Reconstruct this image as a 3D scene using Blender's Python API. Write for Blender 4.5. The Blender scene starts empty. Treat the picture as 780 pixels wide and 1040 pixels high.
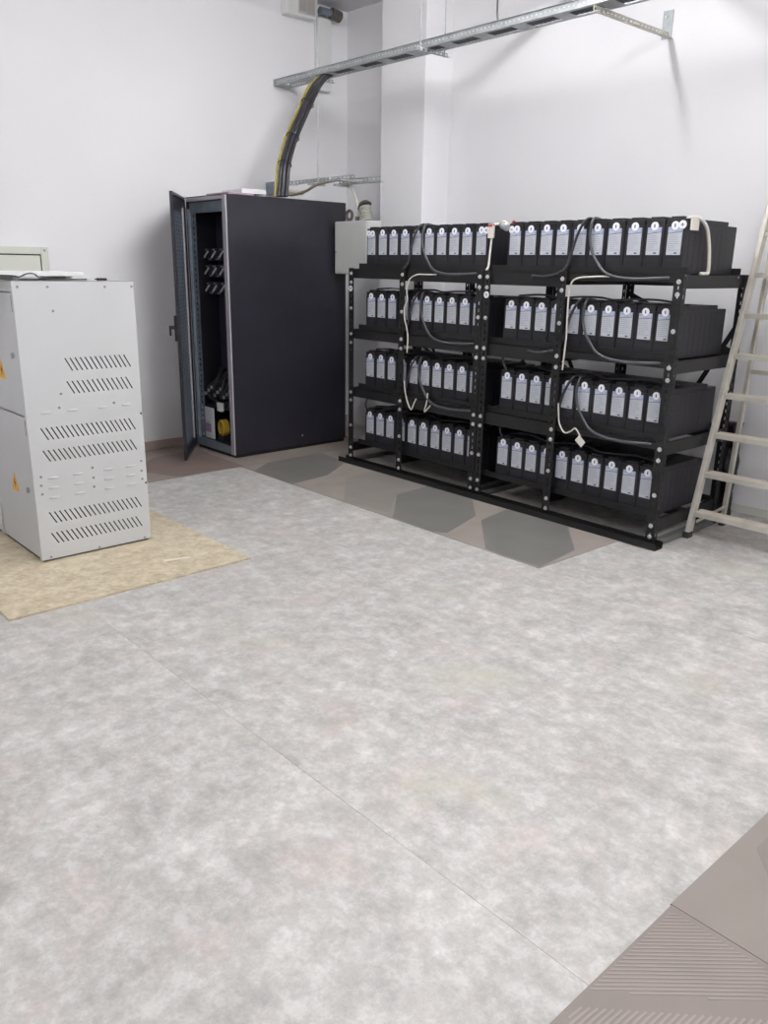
import bpy, bmesh, math, random
from mathutils import Vector, Matrix
random.seed(7)
SC = bpy.context.scene
C = SC.collection

# ------------------------------------------------------------------ camera
def make_camera():
    y, p, r = math.radians(-47.834), math.radians(16.754), math.radians(0.909)
    fwd = Vector((math.sin(y)*math.cos(p), math.cos(y)*math.cos(p), -math.sin(p)))
    rt = Vector((math.cos(y), -math.sin(y), 0)); up = rt.cross(fwd)
    rt2 = rt*math.cos(r) + up*math.sin(r); up2 = rt2.cross(fwd)
    m = Matrix((rt2, up2, -fwd)).transposed().to_4x4()
    m.translation = Vector((0, 0, 1.52))
    cd = bpy.data.cameras.new('camera'); co = bpy.data.objects.new('camera', cd)
    co.matrix_world = m; cd.sensor_fit = 'VERTICAL'; cd.sensor_height = 24.0
    cd.lens = 829.175/1040*24.0; cd.clip_start = 0.02; cd.clip_end = 60
    C.objects.link(co); SC.camera = co
make_camera()

# ------------------------------------------------------------------ world, lights, exposure
W = bpy.data.worlds.new('world'); SC.world = W; W.use_nodes = True
W.node_tree.nodes['Background'].inputs[0].default_value = (0.9, 0.93, 1.0, 1)
W.node_tree.nodes['Background'].inputs[1].default_value = 0.3
SC.view_settings.view_transform = 'Standard'; SC.view_settings.look = 'None'
SC.view_settings.gamma = 1; SC.view_settings.use_curve_mapping = False
SC.view_settings.exposure = 0.37
LAMPS = [(-3.34, 3.45, 1.5), (-0.9, 2.8, 1.5), (-3.1, -0.4, 1.5), (-0.6, -0.2, 1.5), (1.4, 1.4, 1.5)]
TUBE_STRENGTH = 105.0      # fluorescent tubes, built with their fittings below
TUBE_COLOR = (0.985, 0.99, 1.0, 1)

# ------------------------------------------------------------------ materials
def nt(name):
    m = bpy.data.materials.new(name); m.use_nodes = True
    t = m.node_tree; return m, t, t.nodes['Principled BSDF']
def s2l(c): return tuple((v/255/12.92 if v/255 <= 0.04045 else ((v/255+0.055)/1.055)**2.4) for v in c)
def mat(name, rgb, rough=0.5, metal=0.0, var=0.06, scale=6.0, bump=0.0, bscale=80.0, spec=0.5):
    m, t, b = nt(name); c = s2l(rgb)
    b.inputs['Roughness'].default_value = rough; b.inputs['Metallic'].default_value = metal
    b.inputs['Specular IOR Level'].default_value = spec
    tc = t.nodes.new('ShaderNodeTexCoord')
    n = t.nodes.new('ShaderNodeTexNoise'); n.inputs['Scale'].default_value = scale; n.inputs['Detail'].default_value = 5
    t.links.new(tc.outputs['Object'], n.inputs['Vector'])
    r = t.nodes.new('ShaderNodeValToRGB')
    r.color_ramp.elements[0].position = 0.3; r.color_ramp.elements[1].position = 0.7
    r.color_ramp.elements[0].color = (*[max(0, v*(1-var)) for v in c], 1)
    r.color_ramp.elements[1].color = (*[min(1, v*(1+var)) for v in c], 1)
    t.links.new(n.outputs['Fac'], r.inputs[0]); t.links.new(r.outputs[0], b.inputs['Base Color'])
    if bump:
        n2 = t.nodes.new('ShaderNodeTexNoise'); n2.inputs['Scale'].default_value = bscale; n2.inputs['Detail'].default_value = 3
        t.links.new(tc.outputs['Object'], n2.inputs['Vector'])
        bp = t.nodes.new('ShaderNodeBump'); bp.inputs['Strength'].default_value = bump; bp.inputs['Distance'].default_value = 0.01
        t.links.new(n2.outputs['Fac'], bp.inputs['Height']); t.links.new(bp.outputs[0], b.inputs['Normal'])
    return m

M = {}
M['wall'] = mat('white_plaster', (236, 235, 237), 0.8, var=0.02, scale=1.2, bump=0.05, bscale=25)
M['ceiling'] = mat('ceiling_paint', (215, 213, 214), 0.85, var=0.02)
M['base'] = mat('brown_skirting', (176, 156, 148), 0.6)
M['black'] = mat('black_powder_coat', (36, 35, 43), 0.36, var=0.15, scale=3)
M['rackblack'] = mat('rack_black_steel', (15, 15, 17), 0.5, var=0.2, scale=9)
M['battery'] = mat('battery_plastic', (25, 24, 31), 0.5, var=0.1, scale=12, bump=0.08, bscale=160)
M['batterylid'] = mat('battery_lid_plastic', (21, 20, 26), 0.5, var=0.1, scale=12)
M['batteryend'] = mat('battery_rear_plastic', (34, 35, 38), 0.5, var=0.1)
M['paper'] = mat('label_paper', (186, 189, 197), 0.5, var=0.03, scale=30)
M['blueprint'] = mat('label_blue_print', (164, 176, 204), 0.5, var=0.15, scale=60)
M['print'] = mat('label_text_print', (150, 155, 166), 0.6)
M['printdark'] = mat('label_dark_print', (60, 64, 84), 0.6)
M['sticker'] = mat('white_sticker', (240, 240, 246), 0.45, var=0.01)
M['zinc'] = mat('zinc_bolt', (215, 215, 215), 0.3, 0.7, var=0.05)
M['galv'] = mat('galvanised_steel', (172, 176, 178), 0.42, 0.55, var=0.14, scale=22)
M['alu'] = mat('dusty_aluminium', (196, 192, 182), 0.5, 0.35, var=0.1, scale=14, bump=0.05)
M['aluworn'] = mat('tread_aluminium', (204, 196, 184), 0.6, 0.25, var=0.14, scale=9)
M['rubber'] = mat('black_rubber', (40, 40, 40), 0.7)
M['cable'] = mat('grey_black_cable', (52, 51, 56), 0.42)
M['cablegrey'] = mat('grey_cable', (68, 68, 74), 0.42)
M['whitecable'] = mat('white_cable', (214, 210, 200), 0.5)
M['yg'] = mat('yellow_green_cable', (164, 150, 76), 0.5, var=0.2, scale=20)
M['tan'] = mat('tan_cable', (150, 140, 120), 0.55)
M['tag'] = mat('cream_tag', (220, 214, 204), 0.5, var=0.03)
M['redcap'] = mat('red_terminal_cap', (170, 72, 72), 0.5)
M['cabgrey'] = mat('light_grey_cabinet_paint', (200, 201, 202), 0.42, var=0.015, scale=3, bump=0.02, bscale=200)
M['cabdark'] = mat('dark_cabinet_interior', (70, 71, 72), 0.8)
M['screw'] = mat('grey_screw', (150, 150, 152), 0.4, 0.4)
M['seam'] = mat('dark_seam', (70, 70, 70), 0.8)
M['yellow'] = mat('warning_yellow', (232, 172, 40), 0.5, var=0.03)
M['inside'] = mat('cabinet_inside_black', (56, 53, 72), 0.4, var=0.1)
M['bluegrey'] = mat('blue_grey_steel', (128, 138, 150), 0.4, 0.3, var=0.12, scale=14)
M['edge'] = mat('pale_grey_profile', (178, 174, 180), 0.4, 0.2, var=0.04)
M['magenta'] = mat('magenta_print', (176, 142, 172), 0.6)
M['coil'] = mat('yellow_coil_plastic', (214, 176, 60), 0.5)
M['plastic'] = mat('white_plastic', (226, 226, 224), 0.45, var=0.01)
M['winred'] = mat('tinted_window_red', (176, 170, 166), 0.3)
M['boxgrey'] = mat('grey_box_paint', (192, 194, 191), 0.45, var=0.02)
M['frame'] = mat('greenish_cream_paint', (214, 216, 206), 0.5, var=0.02)
M['gland'] = mat('dark_gland_plastic', (92, 88, 82), 0.5)
M['ribhose'] = mat('grey_ribbed_hose', (160, 160, 150), 0.5)
M['film'] = mat('glossy_black_film', (22, 20, 28), 0.12, var=0.2, bump=1.0, bscale=28)
M['lilac'] = mat('lilac_card', (160, 140, 158), 0.6)
M['steelgrey'] = mat('dull_grey_steel', (112, 113, 112), 0.5, 0.3)
M['matdark'] = mat('mat_brown_print', (118, 103, 97), 0.55, var=0.12, scale=4)
M['lamp'] = None
def lampmat():
    m, t, b = nt('lit_diffuser'); b.inputs['Emission Color'].default_value = TUBE_COLOR
    b.inputs['Emission Strength'].default_value = TUBE_STRENGTH; return m
M['lamp'] = lampmat()

def floor_mat(name, shift):
    m, t, b = nt(name); N = t.nodes.new; Lk = t.links.new
    tc = N('ShaderNodeTexCoord'); mp = N('ShaderNodeMapping'); Lk(tc.outputs['Object'], mp.inputs[0])
    mp.inputs['Location'].default_value = (shift, shift*0.7, 0)
    def noise(s, d, rg, dist=0.0):
        n = N('ShaderNodeTexNoise'); n.inputs['Scale'].default_value = s; n.inputs['Detail'].default_value = d
        n.inputs['Roughness'].default_value = rg; n.inputs['Distortion'].default_value = dist
        Lk(mp.outputs[0], n.inputs['Vector']); return n
    def ramp(n, stops):
        r = N('ShaderNodeValToRGB'); e = r.color_ramp.elements
        e[0].position, e[0].color = stops[0][0], (*s2l(stops[0][1]), 1)
        e[1].position, e[1].color = stops[-1][0], (*s2l(stops[-1][1]), 1)
        for p, c in stops[1:-1]:
            k = e.new(p); k.color = (*s2l(c), 1)
        Lk(n.outputs['Fac'], r.inputs[0]); return r
    base = ramp(noise(5.0, 10, .72, .22), [(0.34, (158, 156, 152)), (0.46, (176, 174, 171)), (0.56, (190, 188, 185)), (0.66, (214, 212, 209))])
    fine = ramp(noise(13, 12, .80), [(0.38, (146, 143, 139)), (0.5, (185, 182, 178)), (0.59, (224, 221, 218))])
    mx = N('ShaderNodeMixRGB'); mx.inputs[0].default_value = 0.42; Lk(base.outputs[0], mx.inputs[1]); Lk(fine.outputs[0], mx.inputs[2])
    pk = N('ShaderNodeMixRGB'); pk.inputs[2].default_value = (*s2l((202, 178, 168)), 1)
    pn = noise(3.0, 8, .7); pm = N('ShaderNodeMapRange'); pm.inputs[1].default_value = .53; pm.inputs[2].default_value = .70; pm.inputs[4].default_value = .4
    Lk(pn.outputs['Fac'], pm.inputs[0]); Lk(pm.outputs[0], pk.inputs[0]); Lk(mx.outputs[0], pk.inputs[1])
    mp2 = N('ShaderNodeMapping'); mp2.inputs['Location'].default_value = (9+shift, 4, 2); Lk(tc.outputs['Object'], mp2.inputs[0])
    gn = N('ShaderNodeTexNoise'); gn.inputs['Scale'].default_value = 2.0; gn.inputs['Detail'].default_value = 6; Lk(mp2.outputs[0], gn.inputs['Vector'])
    gm = N('ShaderNodeMapRange'); gm.inputs[1].default_value = .58; gm.inputs[2].default_value = .74; gm.inputs[4].default_value = .45
    gk = N('ShaderNodeMixRGB'); gk.inputs[2].default_value = (*s2l((186, 188, 168)), 1)
    Lk(gn.outputs['Fac'], gm.inputs[0]); Lk(gm.outputs[0], gk.inputs[0]); Lk(pk.outputs[0], gk.inputs[1])
    Lk(gk.outputs[0], b.inputs['Base Color'])
    b.inputs['Roughness'].default_value = 0.42; b.inputs['Specular IOR Level'].default_value = 0.4
    bp = N('ShaderNodeBump'); bp.inputs['Strength'].default_value = 0.12; bp.inputs['Distance'].default_value = 0.004
    Lk(noise(30, 6, .6).outputs['Fac'], bp.inputs['Height']); Lk(bp.outputs[0], b.inputs['Normal'])
    return m
M['floor'] = floor_mat('mottled_lino', 0.0); M['floor2'] = floor_mat('mottled_lino_b', 3.7)
M['subfloor'] = mat('subfloor_dark', (158, 154, 150), 0.9)

def board_mat():
    m, t, b = nt('pressed_particle_board'); N = t.nodes.new; Lk = t.links.new
    tc = N('ShaderNodeTexCoord')
    v = N('ShaderNodeTexVoronoi'); v.inputs['Scale'].default_value = 55; Lk(tc.outputs['Object'], v.inputs['Vector'])
    n = N('ShaderNodeTexNoise'); n.inputs['Scale'].default_value = 12; n.inputs['Detail'].default_value = 8; Lk(tc.outputs['Object'], n.inputs['Vector'])
    r1 = N('ShaderNodeValToRGB'); r1.color_ramp.elements[0].color = (*s2l((184, 170, 144)), 1); r1.color_ramp.elements[1].color = (*s2l((205, 193, 169)), 1)
    r1.color_ramp.elements[0].position = .35; r1.color_ramp.elements[1].position = .65
    Lk(n.outputs['Fac'], r1.inputs[0])
    mx = N('ShaderNodeMixRGB'); mx.blend_type = 'OVERLAY'; mx.inputs[0].default_value = .18
    Lk(r1.outputs[0], mx.inputs[1]); Lk(v.outputs['Color'], mx.inputs[2])
    bw = N('ShaderNodeRGBToBW'); Lk(v.outputs['Color'], bw.inputs[0]); Lk(bw.outputs[0], mx.inputs[2])
    Lk(mx.outputs[0], b.inputs['Base Color']); b.inputs['Roughness'].default_value = 0.6
    return m
M['board'] = board_mat()
M['mattan'] = mat('mat_tan_lino', (148, 139, 132), 0.55, var=0.09, scale=5)
M['mathex'] = mat('mat_grey_print', (113, 111, 107), 0.5, var=0.08, scale=4)
M['mathexlight'] = mat('mat_light_grey_print', (136, 130, 124), 0.5, var=0.08, scale=4)
M['matbrown'] = mat('mat_brown_lino', (140, 129, 121), 0.55, var=0.12, scale=4)
M['matfront'] = mat('mat_taupe_lino', (130, 120, 115), 0.5, var=0.05, scale=6)
M['matfrontlight'] = mat('mat_pale_taupe_lino', (138, 129, 123), 0.5, var=0.05, scale=6)
M['ribs'] = mat('mat_rib_print', (148, 138, 132), 0.45, var=0.05, scale=6)

# ------------------------------------------------------------------ mesh helpers
class MB:
    def __init__(s): s.v = []; s.f = []; s.mi = []
    def add(s, vs, fs, mi=0):
        o = len(s.v); s.v += [tuple(v) for v in vs]
        for f in fs: s.f.append(tuple(i+o for i in f)); s.mi.append(mi)
        return s
    def box(s, x0, x1, y0, y1, z0, z1, mi=0):
        vs = [(x0,y0,z0),(x1,y0,z0),(x1,y1,z0),(x0,y1,z0),(x0,y0,z1),(x1,y0,z1),(x1,y1,z1),(x0,y1,z1)]
        return s.add(vs, [(0,3,2,1),(4,5,6,7),(0,1,5,4),(1,2,6,5),(2,3,7,6),(3,0,4,7)], mi)
    def bar(s, a, b, w, h, up=(0,0,1), mi=0):
        a, b = Vector(a), Vector(b); d = (b-a).normalized(); u = Vector(up)
        sd = d.cross(u)
        if sd.length < 1e-4: sd = d.cross(Vector((0,1,0)))
        sd.normalize(); u = sd.cross(d).normalized()
        vs = []
        for p in (a, b):
            for q, r in ((-1,-1),(1,-1),(1,1),(-1,1)): vs.append(p + sd*q*w/2 + u*r*h/2)
        return s.add(vs, [(0,3,2,1),(4,5,6,7),(0,1,5,4),(1,2,6,5),(2,3,7,6),(3,0,4,7)], mi)
    def cyl(s, a, b, r, n=12, r2=None, mi=0):
        a, b = Vector(a), Vector(b); d = (b-a).normalized(); r2 = r if r2 is None else r2
        u = d.orthogonal().normalized(); w = d.cross(u)
        vs = [a + (u*math.cos(2*math.pi*i/n)+w*math.sin(2*math.pi*i/n))*r for i in range(n)]
        vs += [b + (u*math.cos(2*math.pi*i/n)+w*math.sin(2*math.pi*i/n))*r2 for i in range(n)]
        fs = [(i, (i+1)%n, n+(i+1)%n, n+i) for i in range(n)] + [tuple(range(n))[::-1], tuple(range(n, 2*n))]
        return s.add(vs, fs, mi)
    def tube(s, pts, r, n=8, sub=6, mi=0):
        P = [Vector(p) for p in pts]; Q = []
        for i in range(len(P)-1):
            p0 = P[max(i-1,0)]; p1 = P[i]; p2 = P[i+1]; p3 = P[min(i+2,len(P)-1)]
            for k in range(sub):
                t = k/sub
                Q.append(0.5*((2*p1)+(p2-p0)*t+(2*p0-5*p1+4*p2-p3)*t*t+(3*p1-p0-3*p2+p3)*t**3))
        Q.append(P[-1]); vs = []; u = None
        for i, q in enumerate(Q):
            d = (Q[min(i+1,len(Q)-1)]-Q[max(i-1,0)]).normalized()
            u = d.orthogonal().normalized() if u is None else (u - d*u.dot(d)).normalized()
            w = d.cross(u)
            vs += [q + (u*math.cos(2*math.pi*k/n)+w*math.sin(2*math.pi*k/n))*r for k in range(n)]
        m = len(Q); fs = []
        for i in range(m-1):
            for k in range(n): fs.append((i*n+k, i*n+(k+1)%n, (i+1)*n+(k+1)%n, (i+1)*n+k))
        fs += [tuple(range(n))[::-1], tuple(range((m-1)*n, m*n))]
        return s.add(vs, fs, mi)
    def torus(s, c, ax, R, r, n=20, k=8, mi=0):
        c = Vector(c); d = Vector(ax).normalized(); u = d.orthogonal().normalized(); w = d.cross(u); vs = []; fs = []
        for i in range(n):
            a = 2*math.pi*i/n; e = u*math.cos(a)+w*math.sin(a)
            for j in range(k):
                b = 2*math.pi*j/k; vs.append(c+e*(R+r*math.cos(b))+d*r*math.sin(b))
        for i in range(n):
            for j in range(k): fs.append((i*k+j, ((i+1)%n)*k+j, ((i+1)%n)*k+(j+1)%k, i*k+(j+1)%k))
        return s.add(vs, fs, mi)
    def prism(s, poly, z0, z1, mi=0):
        n = len(poly); vs = [(x,y,z0) for x,y in poly]+[(x,y,z1) for x,y in poly]
        return s.add(vs, [tuple(range(n))[::-1], tuple(range(n,2*n))]+[(i,(i+1)%n,n+(i+1)%n,n+i) for i in range(n)], mi)
    # plate with rectangular holes: origin o, long axis u (length L), cross axis w (width Wd), normal thickness th
    def perf(s, o, u, w, L, Wd, pitch, hl, hw, rows=(0.5,), th=0.002, mi=0):
        o, u, w = Vector(o), Vector(u), Vector(w); nrm = u.cross(w).normalized()*th
        n = max(1, int(L/pitch)); pt = L/n
        cs = [0.0]
        for r in rows: cs += [Wd*r-hw/2, Wd*r+hw/2]
        cs.append(Wd)
        us = []
        for i in range(n): us += [i*pt, i*pt+(pt-hl)/2, i*pt+(pt+hl)/2]
        us.append(L)
        nu, nc = len(us), len(cs)
        solid = lambda i, j: not (i % 3 == 1 and j % 2 == 1) if 0 <= i < nu-1 and 0 <= j < nc-1 else False
        base = len(s.v)
        for k in (0, 1):
            for i in range(nu):
                for j in range(nc): s.v.append(tuple(o+u*us[i]+w*cs[j]+nrm*k))
        idx = lambda k, i, j: base + k*nu*nc + i*nc + j
        for i in range(nu-1):
            for j in range(nc-1):
                if not solid(i, j): continue
                s.f.append((idx(0,i,j),idx(0,i,j+1),idx(0,i+1,j+1),idx(0,i+1,j))); s.mi.append(mi)
                s.f.append((idx(1,i,j),idx(1,i+1,j),idx(1,i+1,j+1),idx(1,i,j+1))); s.mi.append(mi)
                for di, dj, a, b in ((-1,0,(i,j),(i,j+1)),(1,0,(i+1,j),(i+1,j+1)),(0,-1,(i,j),(i+1,j)),(0,1,(i,j+1),(i+1,j+1))):
                    if not solid(i+di, j+dj):
                        s.f.append((idx(0,*a),idx(0,*b),idx(1,*b),idx(1,*a))); s.mi.append(mi)
        return s
    def build(s, name, mats, parent=None, bevel=0.0, smooth=False, kind=None, label=None, origin=None):
        me = bpy.data.meshes.new(name)
        if parent is not None and origin is None: origin = Vector(parent.get('_o', (0,0,0)))
        if origin is None: origin = Vector((0,0,0))
        origin = Vector(origin)
        me.from_pydata([tuple(Vector(v)-origin) for v in s.v], [], s.f)
        for m in (mats if isinstance(mats, (list, tuple)) else [mats]): me.materials.append(m)
        me.polygons.foreach_set('material_index', s.mi); me.update()
        if True:
            bm = bmesh.new(); bm.from_mesh(me); bmesh.ops.recalc_face_normals(bm, faces=bm.faces)
            if bevel:
                bmesh.ops.bevel(bm, geom=[e for e in bm.edges if len(e.link_faces) == 2 and e.calc_face_angle() > 0.6], offset=bevel, segments=2, affect='EDGES', profile=0.5, clamp_overlap=True)
            bm.to_mesh(me); bm.free()
        if smooth: me.polygons.foreach_set('use_smooth', [True]*len(me.polygons)); me.update()
        o = bpy.data.objects.new(name, me); C.objects.link(o)
        if parent is not None: o.parent = parent
        else: o.location = origin
        if kind: o['kind'] = kind
        if label: o['label'] = label
        return o

def thing(name, label, cat, loc=(0,0,0), group=None):
    o = bpy.data.objects.new(name, None); C.objects.link(o); o.empty_display_size = 0.1
    o.location = loc; o['label'] = label; o['category'] = cat; o['_o'] = tuple(loc)
    if group: o['group'] = group
    return o
def tag(o, label, cat, group=None):
    o['label'] = label; o['category'] = cat
    if group: o['group'] = group
    return o
def struct(mb, name, m, **k): return mb.build(name, m, kind='structure', **k)
def sub(o, mb, name, m, **k):      # part or sub-part sharing its thing's origin frame
    p = o
    off = Vector((0,0,0))
    while p is not None:
        off += p.location; p = p.parent
    x = mb.build(name, m, origin=off, **k); x.location = (0,0,0); x.parent = o; return x

# ------------------------------------------------------------------ room
XW, YW, ZC = -6.35, 5.22, 3.67
XE, YS = 2.6, -2.8
fl = struct(MB().box(XW-0.1, XE+.1, YS-.1, YW+.1, -0.12, -0.004), 'floor', M['subfloor'])
ys = [YS, -0.70, 1.311, 3.36, YW]
for i in range(4):
    sub(fl, MB().box(XW, XE, ys[i]+.0006, ys[i+1]-.0006, -0.004, 0.0), 'lino_sheet', M['floor' if i % 2 else 'floor2'])
struct(MB().box(XW, XE, YS, YW, ZC, ZC+.1), 'ceiling', M['ceiling'])
struct(MB().box(XW-.15, XW, YS-.1, YW+.1, -.12, ZC+.1), 'wall_left', M['wall'])
struct(MB().box(XW, XE, YW, YW+.15, -.12, ZC+.1), 'wall_right', M['wall'])
struct(MB().box(XE, XE+.15, YS, YW, -.12, ZC+.1), 'wall_rear', M['wall'])
struct(MB().box(XW, XE, YS-.15, YS, -.12, ZC+.1), 'wall_near', M['wall'])
struct(MB().box(-5.547, -5.035, 4.92, YW, 0, ZC), 'trim_1', M['wall'], bevel=.006)
struct(MB().box(XW, XW+.016, YS, YW, 0, .075).box(XW, XW+.02, YS, YW, .0, .012), 'baseboard_left', M['base'])
struct(MB().box(-5.035, XE, YW-.014, YW, 0, .05), 'baseboard_right', M['frame'])

# ceiling lamps (out of frame, they carry the area lights)
words = ['above the battery racks', 'above the open floor nearest the right wall', 'farther from the right wall, left side',
         'above the camera', 'behind the camera']
for (x, y, w), wd in zip(LAMPS, words):
    t = thing('ceiling_lamp', 'white ceiling lamp with a bare fluorescent tube ' + wd, 'lamp', (x, y, ZC), 'linear ceiling lamps')
    sub(t, MB().box(x-.05, x+.05, y-w/2-.05, y+w/2+.05, 3.63, ZC), 'housing', M['plastic'], bevel=.01)
    for e in (-1, 1): sub(t, MB().box(x-.02, x+.02, y+e*(w/2+.012)-.012, y+e*(w/2+.012)+.012, 3.56, 3.63), 'lamp_holder', M['plastic'])
    for q in ((-.028, .028) if y > 2.5 else (0,)):
        sub(t, MB().cyl((x+q, y-w/2, 3.58), (x+q, y+w/2, 3.58), .016, 12), 'tube', M['lamp'])
# two rigid conduits high above the racks, they throw the slanted shadows on the right wall
for (x, z, y0), wd in (((-3.83, 3.36, 4.15), 'left of the bracket arm'), ((-3.06, 3.36, 4.1), 'right of the bracket arm')):
    c = MB().cyl((x, y0, z), (x, YW, z), .022, 12).cyl((x, y0-.005, z), (x, y0+.03, z), .03, 12).cyl((x, YW-.02, z), (x, YW, z), .04, 12)
    c.cyl((x, y0+.3, z), (x, y0+.3, ZC), .006, 8).cyl((x, YW-.4, z), (x, YW-.4, ZC), .006, 8)
    tag(c.build('conduit', M['galv'], smooth=False, origin=(x, y0, z)), 'grey rigid conduit high on the right wall, ' + wd, 'conduit', 'conduits above the racks')

# ------------------------------------------------------------------ floor coverings
mt = thing('floor_mat', 'patterned lino mat with grey hexagons running under the racks and black cabinet', 'mat', (-4.4, 3.9, 0))
sub(mt, MB().prism([(-5.355,3.332),(-2.452,3.332),(-2.434,4.06),(-2.438,4.17),(-5.0,4.17),(-5.0,4.75),(-5.36,4.75)], .0005, .004), 'mat_sheet', M['mattan'])
H = [([(-5.341,3.585),(-5.35,4.126),(-4.961,4.067),(-4.72,3.697),(-4.674,3.336),(-5.174,3.336)], 'mathex'),
     ([(-3.98,3.72),(-4.013,4.052),(-3.698,4.168),(-3.30,3.78),(-3.173,3.383),(-3.25,3.336),(-3.615,3.345),(-3.66,3.40)], 'mathex'),
     ([(-3.215,3.734),(-3.267,4.048),(-2.808,4.073),(-2.50,3.72),(-2.456,3.345),(-2.838,3.345)], 'mathex'),
     ([(-4.55,3.74),(-4.62,4.02),(-4.30,4.16),(-4.02,4.05),(-3.985,3.72),(-3.70,3.40),(-4.1,3.345)], 'mathexlight')]
for p, m in H: sub(mt, MB().prism(p, .0041, .0047), 'printed_shape', M[m])
mb2 = thing('floor_mat', 'brown lino mat between the white cabinet and the open black cabinet', 'mat', (-5.9, 3.2, 0))
sub(mb2, MB().prism([(-5.358,1.9),(-5.358,4.74),(XW+.02,4.74),(XW+.02,1.9)], .0005, .0045), 'mat_sheet', M['matbrown'])
sub(mb2, MB().prism([(-5.36,3.36),(-5.36,2.80),(-5.75,2.62),(-6.05,2.95),(-6.1,3.38)], .0046, .0052), 'printed_shape', M['matdark'])

bo = MB().box(-4.95, -3.536, .994, 2.244, .0003, .011).build('particle_board', M['board'], bevel=.001, origin=(-4.2, 1.6, 0))
tag(bo, 'tan particle board sheet on the floor under the grey cabinet', 'board')
# scratch on the board
sub(bo, MB().prism([(-3.80,1.86),(-3.77,1.865),(-3.74,1.99),(-3.755,2.0)], .0111, .0114), 'scratch_mark', M['tag'], label='pale scratch on the board')

def clipline(poly, p, d):
    ts = []
    n = len(poly)
    for i in range(n):
        a = Vector(poly[i]); b = Vector(poly[(i+1)%n]); e = b-a
        den = d.x*e.y-d.y*e.x
        if abs(den) < 1e-9: continue
        r = a-p; t = (r.x*e.y-r.y*e.x)/den; u = (r.x*d.y-r.y*d.x)/den
        if -1e-9 <= u <= 1+1e-9: ts.append(t)
    return (min(ts), max(ts)) if len(ts) >= 2 else None
def rib_patch(parent, poly, d, pitch, w, z, h, m):
    d = Vector(d).normalized(); n = Vector((-d.y, d.x)); mb = MB()
    ss = [Vector(p).dot(n) for p in poly]; s = min(ss)+pitch/2
    while s < max(ss):
        r = clipline(poly, n*s, d)
        if r and r[1]-r[0] > .01:
            a = n*s+d*(r[0]+.002); b = n*s+d*(r[1]-.002)
            mb.prism([(a+n*w/2)[:], (a-n*w/2)[:], (b-n*w/2)[:], (b+n*w/2)[:]], z, z+h)
        s += pitch
    return sub(parent, mb, 'rib_panel', m, kind='stuff')
f1 = thing('floor_mat', 'ribbed taupe lino mat in the bottom right corner, nearest the camera', 'mat', (-.4, 1.3, 0), )
sub(f1, MB().prism([(-.747,1.666),(.4,1.666),(.4,.3),(-.735,.3)], .0005, .005), 'mat_sheet', M['matfront'])
rib_patch(f1, [(-.738,1.292),(-.738,1.650),(-.372,1.650)], (.67,.742), .0105, .0048, .0050, .0007, M['ribs'])
rib_patch(f1, [(-.725,1.245),(-.32,1.640),(.3,1.640),(.3,.5),(-.70,.5)], (0.06,1), .0115, .0052, .0050, .0007, M['ribs'])
f2 = thing('floor_mat', 'smooth taupe lino mat at the right edge, above the ribbed one', 'mat', (-.4, 2.0, 0))
sub(f2, MB().prism([(-.750,1.6665),(.4,1.6665),(.4,3.0),(-.747,3.0)], .0005, .0065), 'mat_sheet', M['matfrontlight'])
sub(f2, MB().prism([(-.70,2.033),(-.631,1.948),(-.55,1.985),(-.60,2.4),(-.70,2.4)], .0066, .0072), 'printed_shape', M['matfront'])

# ------------------------------------------------------------------ light grey ventilated cabinets
def vented_panel(x, y0, y1, z0, z1, rows, th=.002):
    """steel side panel at X=x with true slanted slots; rows = (z_top, z_bot, y_first, y_last, count)"""
    mb = MB(); rows = sorted(rows, key=lambda r: r[1])
    def quad(a, b, c, d):
        P = [a, b, c, d]
        mb.add([(x, p[0], p[1]) for p in P]+[(x-th, p[0], p[1]) for p in P], [(0,1,2,3),(7,6,5,4),(0,4,5,1),(1,5,6,2),(2,6,7,3),(3,7,4,0)])
    z = z0
    for zt, zb, ya, yb, n in rows:
        quad((y0,z),(y1,z),(y1,zb),(y0,zb)); z = zt
        step = (yb-ya)/(n-1); w = .0072; sl = .034
        # slot i: top at y=ya+i*step, bottom shifted by +sl
        left = ((y0,zb),(y0,zt))
        for i in range(n):
            yt = ya+i*step
            quad(left[0], (yt+sl, zb), (yt, zt), left[1])
            left = ((yt+sl+w, zb), (yt+w, zt))
        quad(left[0], (y1,zb), (y1,zt), left[1])
    quad((y0,z),(y1,z),(y1,z1),(y0,z1))
    return mb
def louver(x, y, z, w=.055):
    mb = MB(); n = 8; vs = []; fs = []
    for i in range(n+1):
        t = i/n; yy = y+(t-.5)*w; d = .007*math.sin(math.pi*t)
        vs += [(x, yy, z+.006), (x+d, yy, z-.001), (x, yy, z-.006)]
    for i in range(n):
        a = i*3; fs += [(a, a+3, a+4, a+1), (a+1, a+4, a+5, a+2)]
    return mb.add(vs, fs)
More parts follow.
